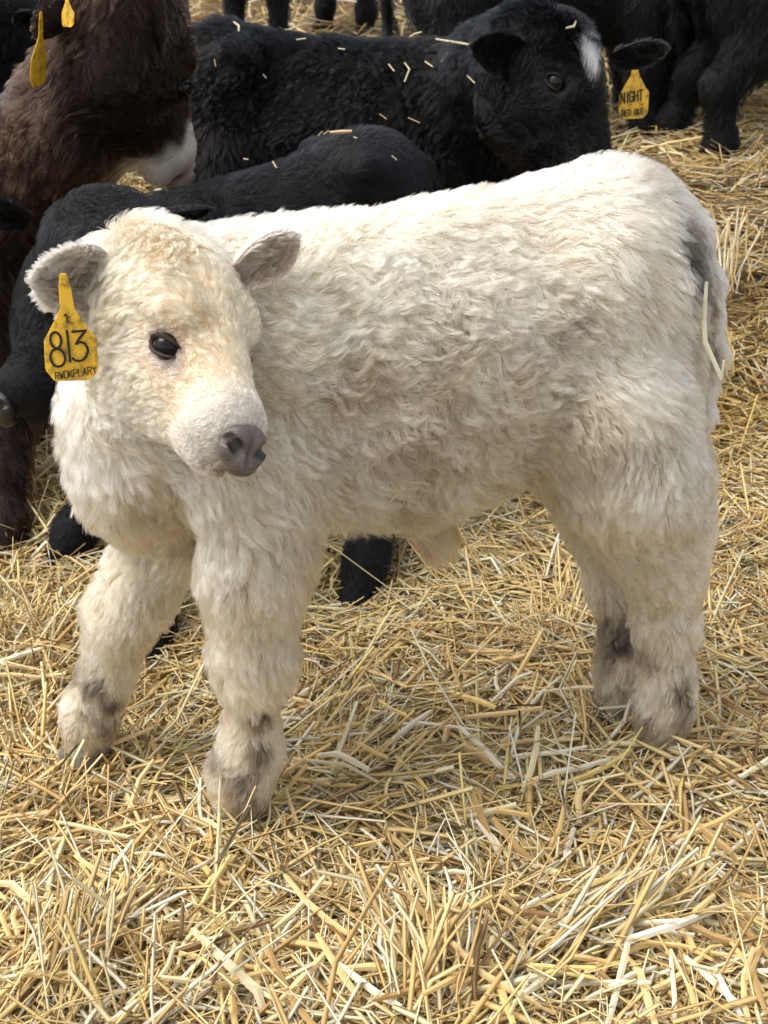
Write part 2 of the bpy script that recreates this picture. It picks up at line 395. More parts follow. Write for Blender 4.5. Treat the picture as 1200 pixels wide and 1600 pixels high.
parts.append(sheaves(0, 53, 0, 0, 0, 0, spots=[(.03, 1.28, 2.0, .55, 40), (.08, 1.25, 1.2, .6, 35), (-.05, 1.38, .12, .05, 140), (.10, 1.36, -.1, .03, 120),
    (-.42, 1.30, .9, .35, 70), (-.40, 1.27, 1.4, .5, 50), (-.25, 1.42, .05, .0, 90), (.30, 1.32, .6, .4, 70), *[(fx + dx, fy + dy, an_, .22, 14) for fx, fy in ((-.23, 1.55), (-.50, 1.725), (.455, 1.735), (.412, 1.87)) for dx, dy, an_ in ((-.05, -.03, .3), (.05, -.03, 2.6), (0, -.06, .0), (.06, .02, 1.2), (-.06, .02, 1.9), (0, -.03, .8))],
    (.85, 3.15, 1.5, .7, 40), (.80, 3.35, 1.9, .8, 40), (.95, 3.5, 1.2, .8, 40), (.72, 3.3, 1.4, .9, 30)]))
def join(parts):
    Vs, Fs, Cs, o = [], [], [], 0
    for v, f, c in parts: Vs.append(v); Fs.append(f + o); Cs.append(c); o += len(v)
    return np.concatenate(Vs), np.concatenate(Fs), np.concatenate(Cs)
V_, F_, C_ = join(parts)
loose = mesh_obj('loose_straw', V_, F_, M_STRAW, ground, C_, smooth_=False); loose['kind'] = 'stuff'
# ------------------------------------------------------------------ cattle: shared anatomy
class Frame:
    """trunk frame: u forward (tail to head), v to the animal's left, z up"""
    def __init__(s, x, y, z, fwd_deg, sc=1.0):
        s.o = A(x, y, z); s.sc = sc; a = R(fwd_deg); s.f = A(math.cos(a), math.sin(a), 0); s.l = A(-math.sin(a), math.cos(a), 0)
    def __call__(s, u, v, z): return s.o + s.sc * (u * s.f + v * s.l + A(0, 0, z))
    def M(s): return np.stack([s.f, s.l, A(0, 0, 1)], 1)
class Head:
    """head frame: x poll to nose, y the animal's left, z towards the forehead"""
    def __init__(s, poll, nose_dir, scale=1.0, roll=0.0, eye=None):
        s.eye = eye or EYE; s.o = np.asarray(poll, float); s.x = unit(nose_dir); y = unit(np.cross(A(0, 0, 1), s.x)); z = np.cross(s.x, y)
        c, q = math.cos(roll), math.sin(roll); s.y = c * y + q * z; s.z = np.cross(s.x, s.y); s.s = scale
    def __call__(s, x, y, z): return s.o + s.s * (x * s.x + y * s.y + z * s.z)
    def M(s): return np.stack([s.x, s.y, s.z], 1)
    def local(s, P): return ((P - s.o) @ s.M()) / s.s
    def vec(s, x, y, z): return x * s.x + y * s.y + z * s.z
EYE = (0.180, 0.074, -0.026)
EYE_OUT = (.42, 1.0, .22)
def head_prims(H, L=0.02, fore=0.026, cheek=0.022, curl=.15):
    s = H.s; M = H.M()
    def E(c, r, **k): return el(H(*c), A(*r) * s, M, tag='head', **k)
    def C(a, b, ra, rb, **k): return rc(H(*a), H(*b), ra * s, rb * s, tag='head', **k)
    def face(V):        # lies from the nose up and outwards, whorl on the forehead
        q = H.local(V); sg = np.sign(q[:, 1]) * smooth(0, .03, np.abs(q[:, 1]))
        fx = -0.9 * smooth(.06, .16, q[:, 0]) + 0.35 * (1 - smooth(.02, .10, q[:, 0])) + .35 * smooth(.0, -.06, q[:, 2]) * (1 - smooth(.2, .28, q[:, 0]))
        v = fx[:, None] * H.x + (0.55 * sg)[:, None] * H.y - (0.65 * smooth(.03, .09, np.abs(q[:, 1])) )[:, None] * H.z
        return unit(v)
    def flen(V):
        q = H.local(V)
        l = L + (fore - L) * smooth(.20, .10, q[:, 0]) * smooth(-.03, .02, q[:, 2]) + (cheek - L) * smooth(-.02, -.06, q[:, 2])
        l = l * (1 - 0.78 * smooth(.20, .30, q[:, 0]))
        de = np.linalg.norm((q - A(*H.eye) * np.array([1, 1, 1])) * A(.75, 1, 1), axis=1); de2 = np.linalg.norm((q - A(H.eye[0], -H.eye[1], H.eye[2])) * A(.75, 1, 1), axis=1)
        l = l * (0.22 + 0.78 * smooth(.026, .060, np.minimum(de, de2)))
        return l
    K = dict(flow=face, L=flen, curl=curl)
    P = [E((.050, 0, -.022), (.105, .082, .066), **K, k=.04),
         C((.06, 0, -.014), (.285, 0, -.044), .072, .046, **K, k=.04),
         E((.095, .034, -.085), (.105, .048, .088), **K, k=.04), E((.095, -.034, -.085), (.105, .048, .088), **K, k=.04),
         C((.10, 0, -.125), (.275, 0, -.092), .060, .036, **K, k=.04),
         E((.296, 0, -.052), (.046, .052, .048), **K, k=.03),
         E((.290, 0, -.100), (.055, .036, .026), **K, k=.012),
         E((.122, .060, .008), (.045, .024, .024), **K, k=.03), E((.122, -.060, .008), (.045, .024, .024), **K, k=.03),
         E((H.eye[0], H.eye[1] + .004, H.eye[2]), (.024, .018, .016), k=.008, neg=True), E((H.eye[0], -H.eye[1] - .004, H.eye[2]), (.024, .018, .016), k=.008, neg=True)]
    return P
def add_nose(H, parent, col, h=0.003):
    s = H.s; t = R(38); M = np.stack([math.cos(t) * H.x + math.sin(t) * H.z, H.y, -math.sin(t) * H.x + math.cos(t) * H.z], 1)   # the pad leans back
    o = A(.348, 0, -.040)
    Q = lambda x, y, z: H(o[0] + x * math.cos(t) - z * math.sin(t), y, o[2] + x * math.sin(t) + z * math.cos(t))
    def E(c, r, **k): return el(Q(*c), A(*r) * s, M, **k)
    P = [E((0, 0, .002), (.015, .030, .031), k=.01), E((-.004, .023, 0), (.017, .018, .024), k=.01), E((-.004, -.023, 0), (.017, .018, .024), k=.01),
         E((-.004, 0, -.028), (.018, .024, .014), k=.012), E((.016, 0, -.010), (.008, .0022, .020), k=.008, neg=True)]
    for q in (1, -1):
        n_ = rc(Q(.015, q * .018, -.009), Q(.005, q * .033, .006), .0100 * s, .0080 * s, k=.004); n_['neg'] = True; P.append(n_)
        n2 = rc(Q(.006, q * .034, .006), Q(-.010, q * .043, .000), .0055 * s, .003 * s, k=.004); n2['neg'] = True; P.append(n2)
    V, F = surface_nets(P, h * s, .01)
    c = np.broadcast_to(np.array(col), V.shape) * (1 + .22 * noise(V, 160, 2) + .12 * noise(V, 50, 4))[:, None]
    return mesh_obj('nose', V, F, M_NOSE, parent, np.clip(c * np.where(np.min([np.linalg.norm(V - Q(.008, q * .025, -.002), axis=1) for q in (1, -1)], 0) < .0115 * s, .25, 1.0)[:, None], .003, 1))
def ball(center, r, axes, nu=20, nv=14):
    V = [];
    for j in range(nv + 1):
        th = math.pi * j / nv
        for i in range(nu):
            ph = 2 * math.pi * i / nu
            V.append(center + axes @ A(r[0] * math.sin(th) * math.cos(ph), r[1] * math.cos(th), r[2] * math.sin(th) * math.sin(ph)))
    F = [[j * nu + i, j * nu + (i + 1) % nu, (j + 1) * nu + (i + 1) % nu, (j + 1) * nu + i] for j in range(nv) for i in range(nu)]
    return np.array(V), F
def add_eye(H, side, parent, lid_col, lash=True, size=.98):
    s = H.s; c = H(H.eye[0] - .005, side * (H.eye[1] - .013), H.eye[2] - .004); M = H.M(); s = s * size
    V, F = ball(c, A(.0215, .0200, .0205) * s, M)
    e = mesh_obj('eye', V, F, M_EYE, parent)
    out = unit(H.vec(EYE_OUT[0], side * EYE_OUT[1], EYE_OUT[2])); ax = H.vec(.8, -side * .30, .50); ax = unit(ax - out * np.dot(ax, out)); upv = unit(np.cross(ax, out)) * (1 if np.dot(np.cross(ax, out), H.z) > 0 else -1)
    # iris: a shallow cap with an oval pupil in it
    def cap(rx, ry, lift, nr=4, na=26):
        Vc = [c + out * (.0206 * s + lift)]
        Fc = []
        for j in range(1, nr + 1):
            for i in range(na):
                a = 2 * math.pi * i / na; x, y = rx * s * j / nr * math.cos(a), ry * s * j / nr * math.sin(a)
                zz = math.sqrt(max((.0206 * s) ** 2 - x * x - y * y, 0)) + lift
                Vc.append(c + out * zz + ax * x + upv * y)
        for i in range(na):
            Fc.append([0, 1 + i, 1 + (i + 1) % na])
            for j in range(nr - 1): Fc.append([1 + j * na + i, 1 + (j + 1) * na + i, 1 + (j + 1) * na + (i + 1) % na, 1 + j * na + (i + 1) % na])
        return np.array(Vc), Fc
    v, f = cap(.0125, .0115, .0004); mesh_obj('iris', v, f, M_IRIS, e)
    v, f = cap(.0085, .0050, .0008); mesh_obj('pupil', v, f, M_EYE, e)
    # eyelids: an almond ring that hugs the ball
    na, nb = 40, 8; Vl = []
    for i in range(na):
        a = 2 * math.pi * i / na; cx, cy = math.cos(a), math.sin(a)
        x = .0215 * s * cx * (1.12 if cx > 0 else 1.0); y = (.0118 if cy > 0 else .0112) * s * math.copysign(abs(cy) ** 1.0, cy) - (.0035 * s * cx if cx > 0 else 0)
        rr = math.hypot(x, y); zz = math.sqrt(max((.0222 * s) ** 2 - min(rr, .0212 * s) ** 2, 0)) - max(rr - .0212 * s, 0) * 0.3
        p = c + out * zz + ax * x + upv * y
        rad = unit(ax * x + upv * y); tr = (.0036 if cy > 0 else .0028) * s
        for j in range(nb):
            b = 2 * math.pi * j / nb; Vl.append(p + rad * (tr * math.cos(b) + tr * .5) + out * (tr * .6 * math.sin(b) - tr * .1))
    Fl = [[i * nb + j, ((i + 1) % na) * nb + j, ((i + 1) % na) * nb + (j + 1) % nb, i * nb + (j + 1) % nb] for i in range(na) for j in range(nb)]
    Vl = np.array(Vl); mesh_obj('eyelid', Vl, Fl, M_SKIN, e, np.broadcast_to(np.array(lid_col), Vl.shape))
    if lash:
        n = 60; K = 5; r = np.random.default_rng(5); X = np.zeros((n, K, 3)); t = np.linspace(0, 1, K)
        for i in range(n):
            a = r.uniform(.25, 2.7); x = .0215 * s * math.cos(a); y = .0165 * s * math.sin(a); rr = math.hypot(x, y)
            p = c + out * (math.sqrt(max((.0222 * s) ** 2 - min(rr, .0212 * s) ** 2, 0)) + .002) + ax * x + upv * y
            d = unit(out * 1.0 + upv * .35 + ax * (x / s * 18) + r.normal(0, .12, 3)); l = r.uniform(.008, .015) * s
            X[i] = p + d * l * t[:, None] - upv * (l * .45) * (t[:, None] * (1 - t[:, None]) * 2)
        off = np.zeros(3); p_ = e
        while p_ is not None: off = off + np.array(p_.location); p_ = p_.parent
        cu = bpy.data.hair_curves.new('eyelash'); cu.add_curves([K] * n); cu.attributes['position'].data.foreach_set('vector', (X - off).astype(np.float32).ravel())
        ra = cu.attributes.get('radius') or cu.attributes.new('radius', 'FLOAT', 'POINT'); ra.data.foreach_set('value', np.tile(.00028 * (1 - .8 * t), n).astype(np.float32))
        cu.materials.append(M_LASH); link(bpy.data.objects.new('eyelash', cu), e)
    return e
def ear_shape(base, tip_dir, open_dir, L, Wd, cup, groove=0.0, nt=18, ns=16, thick=.005, wp=None):
    a = unit(tip_dir); o = unit(open_dir - a * np.dot(a, open_dir)); sd = np.cross(a, o)
    S = np.linspace(0, 1, ns); T_ = np.linspace(-1, 1, nt)
    wprof = wp(S) if wp else (S + .16) ** .55 * (1 - S ** 2.2) ** .5 * 1.02
    def sheet(th):
        V = []
        for i, sv in enumerate(S):
            w = wprof[i] * Wd * .5
            for tv in T_:
                ang = tv * cup * (1.25 - .55 * sv)
                rr = w / max(math.sin(min(cup, 1.5)), .3) if cup > .05 else w
                x = rr * math.sin(ang) if cup > .05 else w * tv; z = rr * (1 - math.cos(ang)) if cup > .05 else 0
                z -= groove * math.exp(-(tv / .22) ** 2) * Wd * (1 - sv * .5)
                tt = th * (1 - abs(tv) ** 4 * .8) * (1 - sv ** 6 * .8)
                V.append(base + a * (L * sv - .10 * L * tv * tv * (sv > .5) * (sv - .5)) + sd * x + o * (z - tt))
        return np.array(V)
    I, B = sheet(0), sheet(thick)
    V = np.concatenate([I, B]); n = len(I); F = []
    for i in range(ns - 1):
        for j in range(nt - 1):
            q = [i * nt + j, i * nt + j + 1, (i + 1) * nt + j + 1, (i + 1) * nt + j]; F.append(q[::-1]); F.append([n + k for k in q])
    rim = [(i * nt, (i + 1) * nt) for i in range(ns - 1)] + [((ns - 1) * nt + j, (ns - 1) * nt + j + 1) for j in range(nt - 1)] + [((i + 1) * nt - 1 + nt, (i + 1) * nt - 1) for i in range(ns - 2, -1, -1)]
    for p, q in rim: F.append([p, q, n + q, n + p])
    F = np.array(F)
    inner = np.concatenate([np.ones(n), np.zeros(n)]); tt = np.tile(np.tile(T_, ns), 2); ss = np.tile(np.repeat(S, nt), 2)
    N = vnormals(V, F)
    # orient: inner faces towards the opening
    if (N[:n] * o).sum(1).mean() < 0: F = F[:, ::-1]; N = -N
    return V, F, N, inner, ss, tt, a, o, sd
def hoof(parent, c, fwd, r, col):
    """a cloven hoof: two tapering claws"""
    f = unit(A(fwd[0], fwd[1], 0)); l = np.cross(A(0, 0, 1), f); V = []; F = []
    for sgn in (1, -1):
        o = len(V); n = 12
        for k, (z, sc, push) in enumerate([(0, 1.08, .25), (.03, 1.0, .12), (.055, .85, 0)]):
            for i in range(n):
                a = 2 * math.pi * i / n; V.append(c + l * (sgn * r * .48 + math.cos(a) * r * .44 * sc) + f * (math.sin(a) * r * (1.0 if math.sin(a) < 0 else 1.25) * sc + push * r) + A(0, 0, z))
        for k in range(2):
            for i in range(n): F.append([o + k * n + i, o + k * n + (i + 1) % n, o + (k + 1) * n + (i + 1) % n, o + (k + 1) * n + i])
        F.append([o + i for i in range(n)][::-1]); F.append([o + 2 * n + i for i in range(n)])
    V = np.array(V); return mesh_obj('hoof', V, F, M_HOOF, parent, np.broadcast_to(np.array(col), V.shape))

def on_skin(V, N, px, py, off):
    x, y, d = project(V); m = np.hypot(x - px, y - py) < 9; m &= ((A(0, 0, CAM_H) - V) * N).sum(1) > 0
    if not m.any(): m = np.hypot(x - px, y - py) < np.hypot(x - px, y - py).min() + 4
    i = np.where(m)[0]; j = i[np.argmin(d[i])]; return V[j] + N[j] * off
def stain_or_shade(c, V, at, rad, k, w, f=45, seed=91, edge=.13):
    """dung and mud dried into the coat, and shade painted along the mouth, round a spot, broken up by noise"""
    d = np.linalg.norm(V - at, axis=1) / rad + .9 * noise(V * A(1, 1, .6), f, seed) + .5 * noise(V, f * 2.4, seed + 1)
    return c + (np.array(k) - c) * (smooth(1.0, 1.0 - edge * 2, d) * w)[:, None]
# stroke lettering for the ear tags
GLYPH = {'R': [[(0, 0), (0, 6), (3, 6), (4, 5), (4, 4), (3, 3), (0, 3)], [(2, 3), (4, 0)]], 'W': [[(0, 6), (1, 0), (2, 4), (3, 0), (4, 6)]],
         'D': [[(0, 0), (0, 6), (2.4, 6), (4, 4.4), (4, 1.6), (2.4, 0), (0, 0)]], 'K': [[(0, 0), (0, 6)], [(4, 6), (0, 2.8), (4, 0)]],
         'P': [[(0, 0), (0, 6), (3, 6), (4, 5), (4, 4), (3, 3), (0, 3)]], 'L': [[(0, 6), (0, 0), (4, 0)]], 'A': [[(0, 0), (2, 6), (4, 0)], [(.8, 2.2), (3.2, 2.2)]],
         'Y': [[(0, 6), (2, 3), (4, 6)], [(2, 3), (2, 0)]], 'N': [[(0, 0), (0, 6), (4, 0), (4, 6)]], 'I': [[(2, 0), (2, 6)]], 'X': [[(0, 0), (4, 6)], [(0, 6), (4, 0)]],
         'G': [[(4, 5), (3, 6), (1, 6), (0, 4.5), (0, 1.5), (1, 0), (3, 0), (4, 1.2), (4, 3), (2.4, 3)]], 'H': [[(0, 0), (0, 6)], [(4, 0), (4, 6)], [(0, 3), (4, 3)]],
         'T': [[(2, 0), (2, 6)], [(0, 6), (4, 6)]], 'E': [[(4, 6), (0, 6), (0, 0), (4, 0)], [(0, 3), (3, 3)]], 'O': [[(1.2, 0), (0, 1.6), (0, 4.4), (1.2, 6), (2.8, 6), (4, 4.4), (4, 1.6), (2.8, 0), (1.2, 0)]],
         'U': [[(0, 6), (0, 1.4), (1.2, 0), (2.8, 0), (4, 1.4), (4, 6)]]}
def text_strokes(txt, x, y, h, wl, slope=0.0, gap=.35):
    out = []; u = h / 6; cx = x
    for ch in txt:
        if ch != ' ':
            for st in GLYPH[ch]: out.append([(cx + p[0] / 4 * wl, y + slope * (cx - x) + p[1] * u) for p in st])
        cx += wl * (1 + gap) if ch != 'I' else wl * (.75 + gap)
    return out
def stroke_mesh(strokes, width, place, lift):
    """round-ended pen strokes as thin raised ink on the tag: place(x, y, lift) gives the world point"""
    V, F = [], []
    for st in strokes:
        P = [np.array(p, float) for p in st]
        for a, b in zip(P[:-1], P[1:]):
            d = b - a; l = np.hypot(*d); d = d / max(l, 1e-9); n = np.array([-d[1], d[0]]); w = width / 2
            ring = [a + n * w, a - d * w * .7 + n * w * .6, a - d * w * .9, a - d * w * .7 - n * w * .6, a - n * w, b - n * w, b + d * w * .7 - n * w * .6, b + d * w * .9, b + d * w * .7 + n * w * .6, b + n * w]
            o = len(V); jit = lift * (1 + .25 * (len(V) % 7))
            V += [place(p[0], p[1], jit) for p in ring]; F.append([o + i for i in range(10)])
    return np.array(V), F
def arc(cx, cy, rx, ry, a0, a1, n=14):
    return [(cx + rx * math.cos(R(a0 + (a1 - a0) * i / n)), cy + ry * math.sin(R(a0 + (a1 - a0) * i / n))) for i in range(n + 1)]
def tag_panel(parent, name, outline, place, thick):
    n = len(outline); V = [place(x, y, 0) for x, y in outline] + [place(x, y, -thick) for x, y in outline]
    F = [list(range(n))[::-1], list(range(n, 2 * n))] + [[i, (i + 1) % n, n + (i + 1) % n, n + i] for i in range(n)]
    o = mesh_obj(name, V, F, M_TAG, parent, smooth_=False)
    md = o.modifiers.new('bevel', 'BEVEL'); md.width = .0008; md.segments = 2; md.limit_method = 'ANGLE'
    return o
TAG_OUT = [(-40, 330), (-28, 348), (28, 348), (34, 330), (60, 220), (78, 0), (88, -25), (200, -230), (262, -300), (268, -330), (255, -620), (238, -670), (175, -735), (150, -745), (-170, -745), (-200, -735), (-268, -640), (-276, -610), (-262, -340), (-250, -310), (-78, -30), (-68, 0), (-58, 220)]

# ------------------------------------------------------------------ the white calf
calf = thing('calf', 'fluffy white calf wearing a yellow ear tag marked 813, standing on straw', 'calf', (0.03, 1.78, 0))
T = Frame(0.03, 1.78, 0, 194)
_p = W(258, 410, 1.605); _s = 0.86
_y = min(np.arange(1.25, 1.60, .002), key=lambda y: abs(np.linalg.norm(W(416, 676, y) - _p) - .36 * _s))
H = Head(_p, W(416, 676, _y) - _p, _s, R(-30))
back = unit(T.f * -1 + A(0, 0, -.55)); down = A(0, 0, -1.0); Mt = T.M()
def trunk_flow(V):
    q = (V - T.o) @ Mt
    f = -T.f[None] * (0.9 - .5 * smooth(.60, .45, q[:, 2]))[:, None] + A(0, 0, -1)[None] * (.25 + .9 * smooth(.85, .55, q[:, 2]))[:, None]
    f = f + A(0, 0, -1)[None] * (.8 * smooth(-.18, -.34, q[:, 0]))[:, None]
    return unit(f)
def trunk_len(V):
    q = (V - T.o) @ Mt
    return .031 + .011 * smooth(.62, .5, q[:, 2]) - .006 * smooth(.84, .92, q[:, 2])
def leg(pts, rad, Ls, tag='leg', curl=.12):
    out = []
    for i in range(len(pts) - 1):
        out.append(rc(pts[i], pts[i + 1], rad[i], rad[i + 1], L=Ls[i], tag=tag, curl=curl, k=.04, flow=unit(unit(pts[i + 1] - pts[i]) + A(0, 0, -.6))))
    return out
P = [el(T(.10, 0, .670), (.33, .155, .212), Mt, trunk_flow, trunk_len, curl=.85),
     el(T(.26, 0, .675), (.19, .150, .200), Mt, trunk_flow, trunk_len, curl=.5),
     el(T(-.03, 0, .650), (.24, .150, .190), Mt, trunk_flow, trunk_len, curl=1.05),
     el(T(-.285, 0, .775), (.155, .135, .155), Mt, trunk_flow, trunk_len, curl=.35),
     el(T(-.14, 0, .715), (.24, .145, .155), Mt, trunk_flow, trunk_len, curl=.8),
     rc(T(.28, 0, .785), T(-.29, 0, .875), .062, .065, trunk_flow, trunk_len),
     el(T(-.335, 0, .865), (.09, .075, .065), Mt, trunk_flow, .026),
     el(T(-.285, .062, .690), (.145, .080, .18), Mt, trunk_flow, .034), el(T(-.285, -.062, .690), (.145, .080, .18), Mt, trunk_flow, .034),
     el(T(.385, -.02, .580), (.10, .115, .150), Mt, trunk_flow, .038, curl=.4),
     rc(T(.31, .01, .715), H(.0, 0, -.055), .140, .080, unit(-T.f * .8 + A(0, 0, -1)), .034, curl=.15),
     rc(T(-.03, .0, .455), T(-.06, .0, .385), .035, .020, down, .040, tag='belly', curl=.2)]
nf = [T(.240, .105, .58), T(.250, .120, .44), A(-.193, 1.60, .275), A(-.203, 1.60, .120), A(-.224, 1.60, .065), A(-.231, 1.60, .0)]
P += leg(nf, [.088, .062, .043, .029, .036, .032], [.036, .032, .027, .018, .014], curl=.3)
ff = [T(.30, -.10, .56), T(.345, -.075, .42), A(-.412, 1.76, .27), A(-.462, 1.77, .125), A(-.488, 1.765, .065), A(-.500, 1.76, .0)]
P += leg(ff, [.090, .066, .043, .029, .036, .032], [.036, .032, .027, .018, .014], curl=.3)
nh = [T(-.29, .085, .61), T(-.335, .095, .50), A(.425, 1.80, .388), A(.447, 1.80, .32), A(.462, 1.80, .22), A(.474, 1.80, .115), A(.472, 1.79, .065), A(.468, 1.785, .0)]
P += leg(nh, [.108, .094, .068, .049, .037, .030, .036, .033], [.036, .036, .034, .030, .024, .018, .014], curl=.3)
fh = [T(-.25, -.08, .60), T(-.325, -.075, .49), A(.362, 1.93, .39), A(.383, 1.93, .32), A(.398, 1.93, .22), A(.425, 1.92, .115), A(.420, 1.905, .065), A(.412, 1.895, .0)]
P += leg(fh, [.100, .088, .062, .046, .036, .029, .035, .032], [.034, .034, .032, .028, .022, .016, .014], curl=.3)
P += head_prims(H, .018, .023, .021, .42)
VB, FB = surface_nets(P, .0075, .05)
NB = vnormals(VB, FB)
flB, LB, cuB, tgB = blend_attrs(P, VB)
def calf_col(V, tg):
    q = (V - T.o) @ Mt; h = H.local(V)
    c = np.tile(np.array([[.65, .558, .405]]), (len(V), 1))
    mixc = lambda c, k, w: c + (np.array(k) - c) * np.clip(w, 0, 1)[:, None]
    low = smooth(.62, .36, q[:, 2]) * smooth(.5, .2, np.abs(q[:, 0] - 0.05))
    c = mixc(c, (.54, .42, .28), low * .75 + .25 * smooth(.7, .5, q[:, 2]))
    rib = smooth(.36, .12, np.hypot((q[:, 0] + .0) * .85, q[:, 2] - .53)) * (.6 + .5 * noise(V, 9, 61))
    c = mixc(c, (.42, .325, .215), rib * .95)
    c = mixc(c, (.54, .48, .38), smooth(.1, .6, noise(V, 6, 60)) * .35)
    hd = tg.get('head', 0)
    tan = smooth(.34, .20, h[:, 0]) * smooth(-.13, -.02, h[:, 2]) * (.75 + .35 * noise(V, 12, 62))
    c = mixc(c, (.64, .455, .265), hd * np.clip(tan * .95 + .35, 0, 1)); c = mixc(c, (.64, .44, .26), hd * smooth(.05, -.03, h[:, 0]) * smooth(-.02, .05, h[:, 2]) * smooth(.02, -.03, h[:, 1]) * .5)
    c = mixc(c, (.58, .53, .45), hd * smooth(.25, .31, h[:, 0]))
    de = np.linalg.norm((h - A(EYE[0] + .016, -EYE[1], EYE[2] - .008)) * A(.62, 1, 1), axis=1)
    c = mixc(c, (.42, .34, .30), hd * smooth(.040, .018, de) * .8)
    lg = tg.get('leg', 0) * smooth(.52, .35, q[:, 2])
    c = mixc(c, (.60, .46, .30), lg * .55)
    mud = smooth(.26, .12, V[:, 2]) * smooth(.05, .20, noise(V * A(1, 1, .55), 30, 63) * .75 + noise(V, 80, 64) * .35 + .28 * noise(V, 9, 65))
    c = mixc(c, (.050, .040, .030), lg * mud * 1.0)
    c = mixc(c, (.44, .34, .225), lg * smooth(.16, .05, V[:, 2]) * .45)
    hk = smooth(-.345, -.40, q[:, 0]) * smooth(-.06, .0, q[:, 1]) * smooth(.42, .6, q[:, 2]) * smooth(.93, .82, q[:, 2])
    c = mixc(c, (.13, .11, .09), hk * smooth(.0, .4, noise(V * A(1, 1, .5), 34, 66) + .25 * noise(V, 90, 67) + .1) * .85)
    return np.clip(c, .01, .95)
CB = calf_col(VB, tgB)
MUD = (.036, .029, .022)
for sx, sy, sr, sk, sw in ((1062, 345, .026, MUD, .9), (1078, 380, .030, MUD, .95), (1092, 425, .030, MUD, 1), (1100, 470, .030, MUD, 1), (1103, 520, .026, MUD, .9),
        (412, 1128, .022, MUD, .9), (405, 1165, .018, MUD, .8), (415, 1190, .020, MUD, .8), (395, 1215, .014, MUD, .6), (150, 1085, .018, MUD, .7), (178, 1105, .020, MUD, .8), (165, 1140, .022, MUD, .8), (140, 1120, .014, MUD, .6),
        (1018, 1030, .018, MUD, .95), (1040, 1040, .014, MUD, .8), (1090, 1020, .012, MUD, .7), (960, 1020, .016, MUD, .8), (955, 965, .012, MUD, .6), (1070, 1050, .016, MUD, .6), (1030, 1095, .012, MUD, .6), (1060, 985, .010, MUD, .6),
        (1045, 684, .007, MUD, .9), (1022, 728, .006, MUD, .9), (905, 512, .030, (.28, .23, .18), .8), (1035, 280, .045, (.30, .26, .21), .7), (1010, 262, .03, (.34, .27, .19), .6), (560, 600, .05, (.34, .28, .20), .6), (700, 520, .05, (.34, .29, .22), .5),
        (690, 835, .035, (.26, .17, .10), .8), (385, 738, .010, (.20, .14, .11), .8), (355, 741, .011, (.22, .16, .12), .8), (325, 735, .010, (.28, .20, .15), .7), (470, 1010, .02, (.30, .24, .17), .6), (600, 700, .07, (.36, .28, .19), .7), (250, 800, .07, (.36, .26, .16), .7), (680, 640, .05, (.36, .29, .20), .6), (215, 1010, .03, (.36, .28, .19), .6), (640, 780, .06, (.34, .26, .17), .7)):  # the three mouth-line spots paint the shade under the muzzle into the fur colour
    CB = stain_or_shade(CB, VB, on_skin(VB, NB, sx, sy, 0), sr, sk, sw)
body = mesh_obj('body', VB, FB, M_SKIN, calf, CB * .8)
ndot = np.linalg.norm(H.local(VB) - A(.352, 0, -.05), axis=1)
dB = facing_density(VB, NB) * (1 + 1.6 * tgB['head']) * smooth(.030, .045, ndot) * (1 + .3 * tgB['leg'])
dB[VB[:, 2] < -.02] = 0
for sd_ in (1, -1):
    de = np.linalg.norm((H.local(VB) - A(EYE[0] + .002, sd_ * EYE[1], EYE[2])) * A(.8, .6, 1.05), axis=1); dB *= smooth(.019, .026, de)
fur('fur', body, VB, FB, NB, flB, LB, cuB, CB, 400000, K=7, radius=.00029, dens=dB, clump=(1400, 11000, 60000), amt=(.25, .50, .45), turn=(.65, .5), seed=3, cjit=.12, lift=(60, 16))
add_nose(H, calf, (.118, .093, .080))
add_eye(H, -1, calf, (.055, .040, .034)); add_eye(H, 1, calf, (.055, .040, .034))
for c_, f_ in ((nf[-1], A(-.1, -1, 0)), (ff[-1], A(-.6, -1, 0)), (nh[-1], A(-.5, -1, 0)), (fh[-1], A(-.5, -1, 0))):
    hoof(calf, c_ + A(0, 0, -.05), f_, .04, (.12, .10, .085))
def ear(parent, base, tip, opn, L, Wd, cup, colin, colout, n, Lh=.014, groove=0, seed=9, m=None, wp=None, name='ear', rimcol=None):
    V, F, N, inner, ss, tt, a, o, sd = ear_shape(base, tip, opn, L, Wd, cup, groove, wp=wp)
    c = np.where(inner[:, None] > .5, np.array(colin), np.array(colout)); edge = smooth(.62, .98, np.maximum(np.abs(tt), ss))
    c = c + (np.array(rimcol or colout) - c) * (edge * inner)[:, None] * .9
    e = mesh_obj(name, V, F, M_SKIN, parent, c * .8)
    fl = unit(a[None] * (.5 + ss)[:, None] + sd[None] * (tt * .9 * (1 - .9 * inner))[:, None] - sd[None] * (tt * inner * .9 * (1 - edge * 2))[:, None] + N * .05)
    fur('fur', e, V, F, N, fl, np.where(inner > .5, Lh * 1.25, Lh) * (1 - .45 * edge), np.full(len(V), .12), c, n, K=5, radius=.0003, clump=(n // 90, n // 14), amt=(.3, .6), lift=(60, 22), seed=seed, mat_=m)
    return e, (V, a, o, sd)
round_w = lambda S: np.sqrt(np.clip(1 - ((S - .52) / .56) ** 2, 0, 1)) * 1.0
eb = W(166, 440, 1.55)
eR, eRg = ear(calf, eb, W(66, 438, 1.49) - eb, A(.10, -1, .15), .102, .094, .70, (.33, .265, .205), (.70, .61, .48), 12000, groove=.13, wp=round_w, Lh=.016, rimcol=(.74, .66, .53))
lb = W(372, 430, 1.60)
eL, eLg = ear(calf, lb, W(460, 371, 1.63) - lb, A(-.30, -.9, -.35), .098, .086, .85, (.34, .265, .205), (.72, .60, .48), 8000, Lh=.015, seed=12, rimcol=(.66, .52, .42))
